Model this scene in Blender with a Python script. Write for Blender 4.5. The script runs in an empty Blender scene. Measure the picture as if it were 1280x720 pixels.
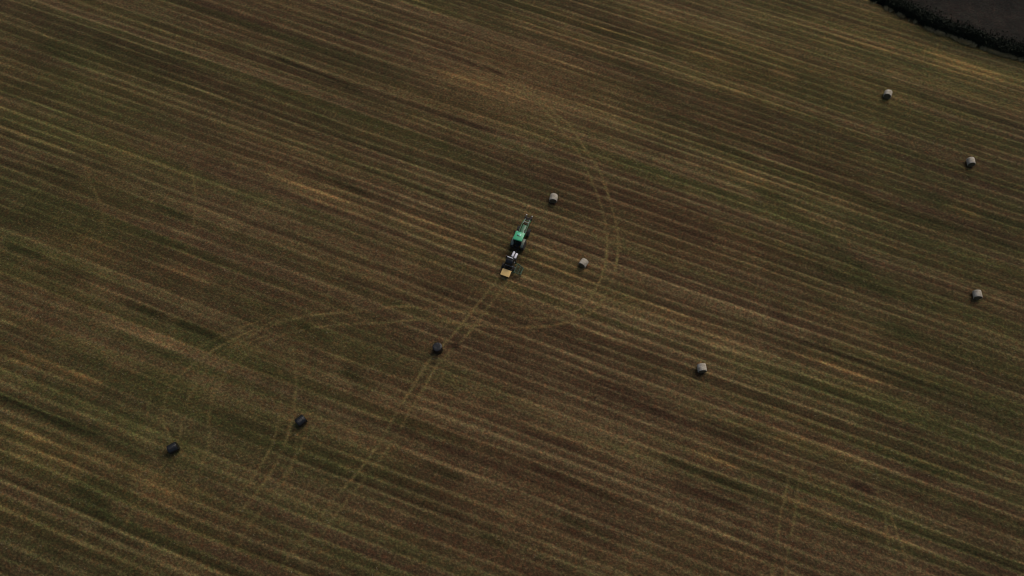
import bpy, bmesh, math, random
import numpy as np
from mathutils import Vector, Matrix

R = math.radians
rng = np.random.default_rng(7)
random.seed(11)
C = bpy.data.collections.new("place")
bpy.context.scene.collection.children.link(C)

# ------------------------------------------------------------------ camera
H = 103.0                      # drone height in metres
PITCH = R(63)                  # below the horizon
F = 914.0                      # focal length in pixels of a 1280 wide frame
ST, CT = math.sin(PITCH), math.cos(PITCH)

cam_d = bpy.data.cameras.new("drone_camera")
cam = bpy.data.objects.new("drone_camera", cam_d)
C.objects.link(cam)
cam.location = (0, 0, H)
cam.rotation_euler = (math.pi / 2 - PITCH, 0, 0)
cam_d.sensor_width = 36
cam_d.lens = F / 1280 * 36
cam_d.clip_start = 0.5
cam_d.clip_end = 12000
bpy.context.scene.camera = cam


def at(px, py, z=0.0):
    """point of the place seen at a position of the photograph, at height z"""
    u, v = (px - 640) / F, (py - 360) / F
    down, fwd = ST + v * CT, CT - v * ST
    k = (H - z) / down
    return (u * k, fwd * k)


# ------------------------------------------------------------------ helpers
def tag(o, label, cat, group=None):
    o["label"] = label
    o["category"] = cat
    if group:
        o["group"] = group
    return o


def thing(name, label, cat, loc, rz=0, group=None):
    o = bpy.data.objects.new(name, None)
    o.empty_display_size = 0.3
    C.objects.link(o)
    o.location = loc
    o.rotation_euler = (0, 0, rz)
    return tag(o, label, cat, group)


def basis(d):
    d = Vector(d).normalized()
    a = Vector((0, 0, 1)) if abs(d.z) < 0.9 else Vector((1, 0, 0))
    x = d.cross(a).normalized()
    return x, d.cross(x).normalized(), d


class MB:
    def __init__(self):
        self.bm = bmesh.new()

    def add(self, bm2):
        me = bpy.data.meshes.new("tmp")
        bm2.to_mesh(me)
        bm2.free()
        self.bm.from_mesh(me)
        bpy.data.meshes.remove(me)
        return self

    def box(self, c, s, rot=(0, 0, 0), bev=0.02, taper=None):
        b = bmesh.new()
        bmesh.ops.create_cube(b, size=1)
        for v in b.verts:
            if taper and v.co.z > 0:
                v.co.x *= taper[0]
                v.co.y *= taper[1]
            v.co = Vector((v.co.x * s[0], v.co.y * s[1], v.co.z * s[2]))
        if bev:
            bmesh.ops.bevel(b, geom=list(b.edges), offset=min(bev, min(s) * 0.4), segments=2,
                            affect='EDGES', profile=0.6)
        from mathutils import Euler
        M = Matrix.Translation(Vector(c)) @ Euler(rot).to_matrix().to_4x4()
        b.transform(M)
        return self.add(b)

    def tube(self, pts, r, n=10, cap=True):
        pts = [Vector(p) for p in pts]
        rr = r if isinstance(r, (list, tuple)) else [r] * len(pts)
        b = bmesh.new()
        rings = []
        for i, p in enumerate(pts):
            d = pts[min(i + 1, len(pts) - 1)] - pts[max(i - 1, 0)]
            x, y, _ = basis(d)
            rings.append([b.verts.new(p + rr[i] * (math.cos(2 * math.pi * k / n) * x + math.sin(2 * math.pi * k / n) * y))
                          for k in range(n)])
        for A, B in zip(rings, rings[1:]):
            for k in range(n):
                b.faces.new((A[k], A[(k + 1) % n], B[(k + 1) % n], B[k]))
        if cap:
            b.faces.new(rings[0][::-1])
            b.faces.new(rings[-1])
        bmesh.ops.recalc_face_normals(b, faces=b.faces)
        return self.add(b)

    def beam(self, p, q, w, h, bev=0.015):
        """square section bar from p to q, w sideways, h the other way"""
        p, q = Vector(p), Vector(q)
        d = (q - p)
        z = d.normalized()
        x = z.cross(Vector((0, 0, 1)))
        x = Vector((1, 0, 0)) if x.length < 1e-4 else x.normalized()
        y = z.cross(x)
        b = bmesh.new()
        bmesh.ops.create_cube(b, size=1)
        L = d.length
        for v in b.verts:
            v.co = Vector((v.co.x * w, v.co.y * h, v.co.z * L))
        bmesh.ops.bevel(b, geom=list(b.edges), offset=min(bev, w * .3, h * .3), segments=1, affect='EDGES')
        M = Matrix((x, y, z)).transposed().to_4x4()
        b.transform(Matrix.Translation((p + q) / 2) @ M)
        return self.add(b)

    def lathe(self, prof, axis, c, n=40, lugs=None):
        """profile of (along, radius) turned about axis through c"""
        x, y, z = basis(axis)
        c = Vector(c)
        b = bmesh.new()
        rings = []
        for (t, r) in prof:
            rings.append([b.verts.new(c + z * t + r * (math.cos(2 * math.pi * k / n) * x + math.sin(2 * math.pi * k / n) * y))
                          for k in range(n)])
        for A, B in zip(rings, rings[1:]):
            for k in range(n):
                b.faces.new((A[k], A[(k + 1) % n], B[(k + 1) % n], B[k]))
        if prof[0][1] > 1e-5:
            b.faces.new(rings[0][::-1])
        if prof[-1][1] > 1e-5:
            b.faces.new(rings[-1])
        bmesh.ops.remove_doubles(b, verts=b.verts, dist=1e-5)
        bmesh.ops.recalc_face_normals(b, faces=b.faces)
        return self.add(b)

    def prism(self, poly, axis_x0, axis_x1, bev=0.02):
        """polygon in (y, z) extruded along x"""
        b = bmesh.new()
        A = [b.verts.new((axis_x0, p[0], p[1])) for p in poly]
        B = [b.verts.new((axis_x1, p[0], p[1])) for p in poly]
        n = len(poly)
        b.faces.new(A)
        b.faces.new(B[::-1])
        for k in range(n):
            b.faces.new((A[k], B[k], B[(k + 1) % n], A[(k + 1) % n]))
        bmesh.ops.recalc_face_normals(b, faces=b.faces)
        if bev:
            bmesh.ops.bevel(b, geom=list(b.edges), offset=bev, segments=2, affect='EDGES', profile=.6)
        return self.add(b)

    def build(self, name, mat, parent=None, smooth=True):
        me = bpy.data.meshes.new(name)
        self.bm.to_mesh(me)
        self.bm.free()
        me.materials.append(mat)
        o = bpy.data.objects.new(name, me)
        C.objects.link(o)
        if smooth:
            me.polygons.foreach_set("use_smooth", [True] * len(me.polygons))
            try:
                me.set_sharp_from_angle(angle=R(38))
            except Exception:
                pass
        if parent:
            o.parent = parent
        return o


# ------------------------------------------------------------------ materials
def mat_base(name):
    m = bpy.data.materials.new(name)
    m.use_nodes = True
    nt = m.node_tree
    return m, nt, nt.nodes["Principled BSDF"]


def nd(nt, kind, **kw):
    n = nt.nodes.new(kind)
    for k, v in kw.items():
        if k in n.inputs.keys() if hasattr(n.inputs, "keys") else False:
            n.inputs[k].default_value = v
        else:
            setattr(n, k, v)
    return n


def noise(nt, scale, detail=4, rough=0.6, vec=None):
    n = nt.nodes.new("ShaderNodeTexNoise")
    n.inputs["Scale"].default_value = scale
    n.inputs["Detail"].default_value = detail
    n.inputs["Roughness"].default_value = rough
    if vec is not None:
        nt.links.new(vec, n.inputs["Vector"])
    return n


def ramp(nt, fac, stops):
    r = nt.nodes.new("ShaderNodeValToRGB")
    e = r.color_ramp.elements
    while len(e) < len(stops):
        e.new(0.5)
    for s, (p, c) in zip(e, stops):
        s.position = p
        s.color = (*c, 1)
    nt.links.new(fac, r.inputs["Fac"])
    return r


def mul(nt, a, b, fac=1.0, mode='MULTIPLY'):
    n = nt.nodes.new("ShaderNodeMix")
    n.data_type = 'RGBA'
    n.blend_type = mode
    n.inputs[0].default_value = fac
    nt.links.new(a, n.inputs[6])
    if hasattr(b, "is_output"):
        nt.links.new(b, n.inputs[7])
    else:
        n.inputs[7].default_value = (*b, 1)
    return n.outputs[2]


def worn(name, col, rough=0.5, metal=0.0, dirt=(0.12, 0.09, 0.06), amount=0.35, scale=3.0, coat=0.0, bump=0.1):
    """paint or rubber with uneven dust and dirt"""
    m, nt, b = mat_base(name)
    tc = nt.nodes.new("ShaderNodeTexCoord")
    n1 = noise(nt, scale, 6, .65, tc.outputs["Object"])
    r1 = ramp(nt, n1.outputs["Fac"], [(0.42, (0, 0, 0)), (0.72, (amount,) * 3)])
    mx = nt.nodes.new("ShaderNodeMix")
    mx.data_type = 'RGBA'
    nt.links.new(r1.outputs["Color"], mx.inputs[0])
    mx.inputs[6].default_value = (*col, 1)
    mx.inputs[7].default_value = (*dirt, 1)
    nt.links.new(mx.outputs[2], b.inputs["Base Color"])
    b.inputs["Roughness"].default_value = rough
    b.inputs["Metallic"].default_value = metal
    b.inputs["Coat Weight"].default_value = coat
    n2 = noise(nt, scale * 9, 4, .6, tc.outputs["Object"])
    bp = nt.nodes.new("ShaderNodeBump")
    bp.inputs["Strength"].default_value = bump
    bp.inputs["Distance"].default_value = 0.02
    nt.links.new(n2.outputs["Fac"], bp.inputs["Height"])
    nt.links.new(bp.outputs["Normal"], b.inputs["Normal"])
    return m


GREEN = worn("green_paint", (0.03, 0.31, 0.12), .38, 0, amount=.22, coat=.3)
ROOFGREEN = worn("roof_green_paint", (0.042, 0.43, 0.19), .4, 0, amount=.16, coat=.3)
DKGREEN = worn("loader_green_paint", (0.025, 0.13, 0.045), .5, 0, amount=.4)
ARMGREEN = worn("wrapper_green_paint", (0.014, 0.052, 0.017), .5, 0, amount=.45)
BLACK = worn("black_paint", (0.015, 0.015, 0.017), .5, amount=.25)
RUBBER = worn("tyre_rubber", (0.018, 0.018, 0.018), .85, amount=.7, scale=2.2)
RIMGREY = worn("grey_rim_paint", (0.26, 0.29, 0.25), .5, amount=.5)
STEEL = worn("bare_steel", (0.45, 0.45, 0.46), .38, 0.8, amount=.2)
GALV = worn("galvanised_steel", (0.52, 0.53, 0.57), .45, 0.3, amount=.2)
LAMP = worn("lamp_glass", (0.7, 0.72, 0.7), .15, amount=.05)
AMBER = worn("amber_plastic", (0.75, 0.8, 0.75), .25, amount=.05)
TAN = worn("tan_board", (0.84, 0.55, 0.19), .6, dirt=(.6, .4, .16), amount=.4, scale=1.6)
FILMWHITE = worn("white_film_roll", (0.82, 0.8, 0.84), .35, dirt=(.5, .46, .44), amount=.35)
CARD = worn("cardboard_core", (0.3, 0.2, 0.11), .8, amount=.2)
SEATM = worn("seat_fabric", (0.03, 0.03, 0.03), .9, amount=.2)


def glass_mat():
    m, nt, b = mat_base("tinted_glass")
    b.inputs["Base Color"].default_value = (0.02, 0.035, 0.03, 1)
    b.inputs["Roughness"].default_value = 0.06
    b.inputs["Alpha"].default_value = 0.75
    return m


GLASS = glass_mat()


def film_mat():
    """black stretch film: glossy with fine wrapped creases round the bale"""
    m, nt, b = mat_base("black_stretch_film")
    tc = nt.nodes.new("ShaderNodeTexCoord")
    n = noise(nt, 3.2, 5, .6, tc.outputs["Object"])
    r = ramp(nt, n.outputs["Fac"], [(.3, (.006, .006, .0062)), (.75, (.016, .0158, .017))])
    nt.links.new(r.outputs["Color"], b.inputs["Base Color"])
    b.inputs["Roughness"].default_value = 0.34
    b.inputs["Specular IOR Level"].default_value = .38
    w = nt.nodes.new("ShaderNodeTexWave")
    w.bands_direction = 'X'
    w.inputs["Scale"].default_value = 2.6
    w.inputs["Distortion"].default_value = 5
    w.inputs["Detail"].default_value = 3
    nt.links.new(tc.outputs["Object"], w.inputs["Vector"])
    bp = nt.nodes.new("ShaderNodeBump")
    bp.inputs["Strength"].default_value = .5
    bp.inputs["Distance"].default_value = .03
    nt.links.new(w.outputs["Fac"], bp.inputs["Height"])
    nt.links.new(bp.outputs["Normal"], b.inputs["Normal"])
    return m


FILM = film_mat()


def net_mat():
    """pale net wrapped round straw, straw showing through in streaks"""
    m, nt, b = mat_base("pale_net_wrap")
    tc = nt.nodes.new("ShaderNodeTexCoord")
    mp = nt.nodes.new("ShaderNodeMapping")
    mp.inputs["Scale"].default_value = (7, 1.2, 1.2)
    oi = nt.nodes.new("ShaderNodeObjectInfo")
    sc_ = nt.nodes.new("ShaderNodeVectorMath")
    sc_.operation = 'SCALE'
    sc_.inputs["Scale"].default_value = 37.0
    cb = nt.nodes.new("ShaderNodeCombineXYZ")
    for ax_ in "XYZ":
        nt.links.new(oi.outputs["Random"], cb.inputs[ax_])
    nt.links.new(cb.outputs[0], sc_.inputs[0])
    ad = nt.nodes.new("ShaderNodeVectorMath")
    nt.links.new(tc.outputs["Object"], ad.inputs[0])
    nt.links.new(sc_.outputs[0], ad.inputs[1])
    nt.links.new(ad.outputs[0], mp.inputs["Vector"])
    n = noise(nt, 1.6, 6, .7, mp.outputs["Vector"])
    r = ramp(nt, n.outputs["Fac"], [(.3, (.28, .235, .165)), (.5, (.50, .44, .345)), (.72, (.70, .63, .51))])
    n2 = noise(nt, 1.7, 3, .5, ad.outputs[0])
    r2 = ramp(nt, n2.outputs["Fac"], [(.32, (.62, .60, .56)), (.7, (1, 1, 1))])
    nt.links.new(mul(nt, r.outputs["Color"], r2.outputs["Color"]), b.inputs["Base Color"])
    b.inputs["Roughness"].default_value = .8
    n3 = noise(nt, 22, 4, .6, tc.outputs["Object"])
    bp = nt.nodes.new("ShaderNodeBump")
    bp.inputs["Strength"].default_value = .7
    bp.inputs["Distance"].default_value = .04
    nt.links.new(n3.outputs["Fac"], bp.inputs["Height"])
    nt.links.new(bp.outputs["Normal"], b.inputs["Normal"])
    return m


NET = net_mat()


def strawend_mat():
    """rolled hay seen end on: rings round the core, darker weathered stalks"""
    m, nt, b = mat_base("rolled_hay_end")
    tc = nt.nodes.new("ShaderNodeTexCoord")
    w = nt.nodes.new("ShaderNodeTexWave")
    w.wave_type = 'RINGS'
    w.rings_direction = 'X'
    w.inputs["Scale"].default_value = 5
    w.inputs["Distortion"].default_value = 4
    w.inputs["Detail"].default_value = 4
    nt.links.new(tc.outputs["Object"], w.inputs["Vector"])
    r = ramp(nt, w.outputs["Fac"], [(.2, (.075, .058, .03)), (.8, (.15, .12, .065))])
    n = noise(nt, 9, 4, .7, tc.outputs["Object"])
    r2 = ramp(nt, n.outputs["Fac"], [(.3, (.5, .55, .5)), (.7, (1.2, 1.1, 1))])
    nt.links.new(mul(nt, r.outputs["Color"], r2.outputs["Color"]), b.inputs["Base Color"])
    b.inputs["Roughness"].default_value = .95
    bp = nt.nodes.new("ShaderNodeBump")
    bp.inputs["Strength"].default_value = .8
    bp.inputs["Distance"].default_value = .05
    nt.links.new(n.outputs["Fac"], bp.inputs["Height"])
    nt.links.new(bp.outputs["Normal"], b.inputs["Normal"])
    return m


STRAWEND = strawend_mat()


# ------------------------------------------------------------------ the field
def vn(x, y, seed):
    """smooth value noise in -1..1"""
    t = np.random.default_rng(seed).random((256, 256)).astype(np.float32) * 2 - 1
    xi, yi = np.floor(x).astype(np.int64), np.floor(y).astype(np.int64)
    fx, fy = (x - xi).astype(np.float32), (y - yi).astype(np.float32)
    fx, fy = fx * fx * (3 - 2 * fx), fy * fy * (3 - 2 * fy)
    a, b_ = t[xi & 255, yi & 255], t[(xi + 1) & 255, yi & 255]
    c, d = t[xi & 255, (yi + 1) & 255], t[(xi + 1) & 255, (yi + 1) & 255]
    return (a * (1 - fx) + b_ * fx) * (1 - fy) + (c * (1 - fx) + d * fx) * fy


def growth(lo, hi, step, far):
    mid = np.arange(lo, hi + step / 2, step)
    out, d, p = [], step, 0.0
    while p < far:
        d *= 1.45
        p += d
        out.append(p)
    out = np.array(out)
    return np.concatenate([lo - out[::-1], mid, mid[-1] + out])


STEP = 0.17
gx, gy = growth(-114, 114, STEP, 3000), growth(-2, 134, STEP, 3000)
X, Y = np.meshgrid(gx, gy, indexing='ij')
XC, YC = np.clip(X, -135, 135), np.clip(Y, -20, 150)

# mowing direction, measured as slopes at places of the photograph and fitted as gently bending rows
slopes = [(160, 110, .36), (480, 110, .375), (800, 110, .30), (1120, 110, .335), (160, 277, .40), (480, 277, .385),
          (800, 277, .35), (1120, 277, .335), (160, 444, .375), (480, 444, .365), (800, 444, .355), (1120, 444, .365),
          (160, 610, .386), (480, 610, .36), (800, 610, .345), (1120, 610, .365)]
rows, rhs = [], []
for px, py, s in slopes:
    x0, y0 = at(px - 40, py - 40 * s)
    x1, y1 = at(px + 40, py + 40 * s)
    S = (y1 - y0) / (x1 - x0)
    xm, ym = (x0 + x1) / 2 / 60, (y0 + y1) / 2 / 60
    rows.append([1, 2 * xm, ym + S * xm, 2 * S * ym])
    rhs.append(-S)
rows += [[0, 0, 1.5, 0], [0, 0, 0, 6.0]]               # rows keep an even spacing
rhs += [0, 0]
sol = np.linalg.lstsq(np.array(rows), np.array(rhs), rcond=None)[0]
m_, p_, q_, r_ = sol


def rowcoord(x, y):
    xs, ys = x / 60, y / 60
    return 60 * (ys + m_ * xs + p_ * xs * xs + q_ * xs * ys + r_ * ys * ys) / math.sqrt(1 + m_ * m_)


TT = rowcoord(XC, YC)
AA = (X - m_ * Y) / math.sqrt(1 + m_ * m_)
TT = TT + 0.35 * vn(AA / 45, TT / 25, 3) + 0.08 * vn(AA / 9, TT / 4, 4)

lum = np.zeros_like(X)      # how pale the cover is (log)
grn = np.zeros_like(X)      # green regrowth
tan_ = np.zeros_like(X)     # loose orange-tan straw

# rows left by the mower and rake: a pale line of straw at every pass, darker stubble or regrowth between
PER = 1.62
uu = (TT + .16 * vn(AA / 60, TT / 6, 20)) / PER
k = np.round(uu)
d = (uu - k) * PER + .26 * vn(AA / 90 + k * 3.7, k * .57, 19) + .05 * vn(AA / 4 + k * 1.9, k * .83, 18)
even = np.where(np.mod(k, 2) == 0, 1.0, .82)
calm = np.clip(.86 + .30 * vn(X / 22, Y / 15, 27) + .22 * vn(X / 6, Y / 5, 28), .3, 1.25)
for px, py, rx, ry, am in ((250, 490, 20, 11, .5), (60, 310, 14, 9, .5), (150, 260, 12, 8, .4), (210, 590, 14, 8, .45), (430, 420, 12, 7, .35), (570, 110, 18, 9, .45), (1090, 560, 9, 4, .3), (1060, 660, 10, 6, .3), (1180, 90, 20, 9, .35)):
    c = at(px, py)
    calm = calm * (1 - am * np.exp(-((X - c[0]) / rx) ** 2 - ((Y - c[1]) / ry) ** 2))
strength = np.clip(.86 + .33 * vn(AA / 40 + k * 17.3, k * .73, 21) + .3 * vn(AA / 6 + k * 3.3, k * 1.7, 22), .15, 1.5) * even
peak = np.exp(-(d / (.28 + .09 * vn(AA / 25 + k * 2.3, k * .71, 17))) ** 2)
lum += calm * 1.04 * (strength * peak - .25)
lum -= .42 * calm * np.exp(-((d - .42) / .2) ** 2) * np.clip(.5 + vn(AA / 30 + k * 7.1, k * .5, 26), 0, 1.4)
d2 = d - np.sign(d) * .42
lum += .20 * np.clip(vn(AA / 20 + k * 5.7, k * .91, 23), 0, 1) * np.exp(-(d2 / .12) ** 2)
j = np.floor(uu)
lum += .26 * vn(AA / 50 + j * 9.1, j * .61, 24)
grn += .8 * vn(AA / 48 + j * 5.1, j * .77, 25)
lum += .12 * vn(AA / 55, TT / 1.35, 31) + .10 * vn(AA / 28, TT / .62, 32) + .10 * vn(AA / 12, TT / .35, 33)
lum += .20 * vn(AA / 80, TT / 5.5, 34) + .10 * vn(X / 9, Y / 9, 35) + .10 * vn(X / 2.6, Y / 2.6, 36) + .16 * vn(X / .8, Y / .8, 37)
grn += .55 * vn(AA / 42, TT / 2.1, 41) + .35 * vn(AA / 18, TT / 1.0, 42) + .5 * vn(X / 26, Y / 20, 43) + .25 * vn(X / 3, Y / 3, 44) + .22 * vn(X / .7, Y / .7, 45)
tan_ += .28 * vn(AA / 30, TT / 1.6, 51) + .2 * vn(X / 14, Y / 10, 52) + .2 * vn(X / 1.1, Y / 1.1, 53)


def sub(xmin, xmax, ymin, ymax):
    i0, i1 = np.searchsorted(gx, [xmin, xmax])
    j0, j1 = np.searchsorted(gy, [ymin, ymax])
    return slice(max(i0, 0), i1), slice(max(j0, 0), j1)


def smooth_line(pts, n=10):
    out = []
    P = [np.array(p, float) for p in pts]
    P = [2 * P[0] - P[1]] + P + [2 * P[-1] - P[-2]]
    for i in range(1, len(P) - 2):
        for k in range(n):
            t = k / n
            out.append(.5 * ((2 * P[i]) + (P[i + 1] - P[i - 1]) * t + (2 * P[i - 1] - 5 * P[i] + 4 * P[i + 1] - P[i + 2]) * t * t
                             + (3 * P[i] - P[i - 1] - 3 * P[i + 1] + P[i + 2]) * t ** 3))
    out.append(P[-2])
    return np.array(out)


def dist_line(pts, pad):
    """distance to a ground polyline and share of its length, on the part of the grid near it"""
    pts = np.asarray(pts)
    sl = sub(pts[:, 0].min() - pad, pts[:, 0].max() + pad, pts[:, 1].min() - pad, pts[:, 1].max() + pad)
    xs, ys = X[sl], Y[sl]
    best = np.full(xs.shape, 1e9)
    share = np.zeros(xs.shape)
    L = np.concatenate([[0], np.cumsum(np.hypot(*(pts[1:] - pts[:-1]).T))])
    for (a, b_, l0, l1) in zip(pts[:-1], pts[1:], L[:-1], L[1:]):
        d = b_ - a
        dd = max(d @ d, 1e-9)
        t = np.clip(((xs - a[0]) * d[0] + (ys - a[1]) * d[1]) / dd, 0, 1)
        q = np.hypot(xs - a[0] - t * d[0], ys - a[1] - t * d[1])
        m = q < best
        best[m] = q[m]
        share[m] = ((l0 + t * (l1 - l0)) / L[-1])[m]
    return sl, best, share


def streak(x0, y0, x1, y1, w, L=0.0, G=0.0, T=0.0, soft=.25):
    """one uneven streak of the field between two places, following the rows"""
    a, b_ = at(x0, y0), at(x1, y1)
    sl, d, s = dist_line([a, b_], w * 2.5)
    f = np.exp(-(d / w) ** 2) * np.clip(s / soft, 0, 1) * np.clip((1 - s) / soft, 0, 1)
    f = f * (.85 + .4 * vn(AA[sl] / 7, TT[sl] / .8, 61) + .25 * vn(X[sl] / .9, Y[sl] / .9, 62))
    lum[sl] += 1.2 * L * f * (.45 + 1.0 * peak[sl] if L > 0 else 1.35 - 1.0 * peak[sl])
    grn[sl] += 1.3 * G * f
    tan_[sl] += 1.3 * T * f * (.6 + .8 * peak[sl])


def blotch(px, py, rx, ry, L=0.0, G=0.0, T=0.0, raw=False):
    """soft patch of different growth"""
    c = at(px, py)
    sl = sub(c[0] - 2.5 * rx, c[0] + 2.5 * rx, c[1] - 2.5 * ry, c[1] + 2.5 * ry)
    f = np.exp(-((X[sl] - c[0]) / rx) ** 2 - ((Y[sl] - c[1]) / ry) ** 2)
    if not raw:
        f = f * (.8 + .5 * vn(AA[sl] / 15, TT[sl] / 1.1, 63))
    lum[sl] += L * f
    grn[sl] += G * f
    tan_[sl] += T * f


# broad differences over the field
blotch(1120, 80, 38, 16, L=.20, G=.55, T=.4)
blotch(1230, 130, 22, 10, L=.06, G=.6, T=.1)
blotch(1120, 170, 20, 9, L=.06, G=.5, T=.1)
blotch(1180, 95, 14, 6, L=.10, G=.5, T=.2)
blotch(900, 60, 30, 14, L=.10, G=.1, T=.25)
blotch(640, 90, 26, 16, L=.08, G=-.6, T=.3)
blotch(760, 300, 30, 22, L=-.06, G=-.6, T=.05)
blotch(840, 420, 26, 14, L=-.04, G=-.6, T=.0)
blotch(670, 640, 18, 8, L=-.10, G=-1.2, T=.05)
blotch(690, 540, 16, 8, L=-.04, G=-.9)
blotch(720, 560, 22, 10, L=-.10, G=-.3)
blotch(520, 640, 18, 9, L=-.18, G=.3)
blotch(330, 480, 24, 14, L=-.05, G=.45)
blotch(120, 130, 30, 20, L=-.02, G=.4)
blotch(60, 300, 20, 14, L=-.06, G=.55)
blotch(200, 200, 30, 12, L=-.03, G=-.1, T=.0)
blotch(1150, 480, 22, 12, L=-.10, G=.45)
blotch(1090, 600, 30, 12, L=-.08, G=.3)
blotch(450, 350, 30, 14, L=-.08, G=.1)
blotch(960, 300, 30, 14, L=.02, G=-.2, T=.05)
blotch(60, 640, 20, 9, L=-.08, G=.3)

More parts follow.
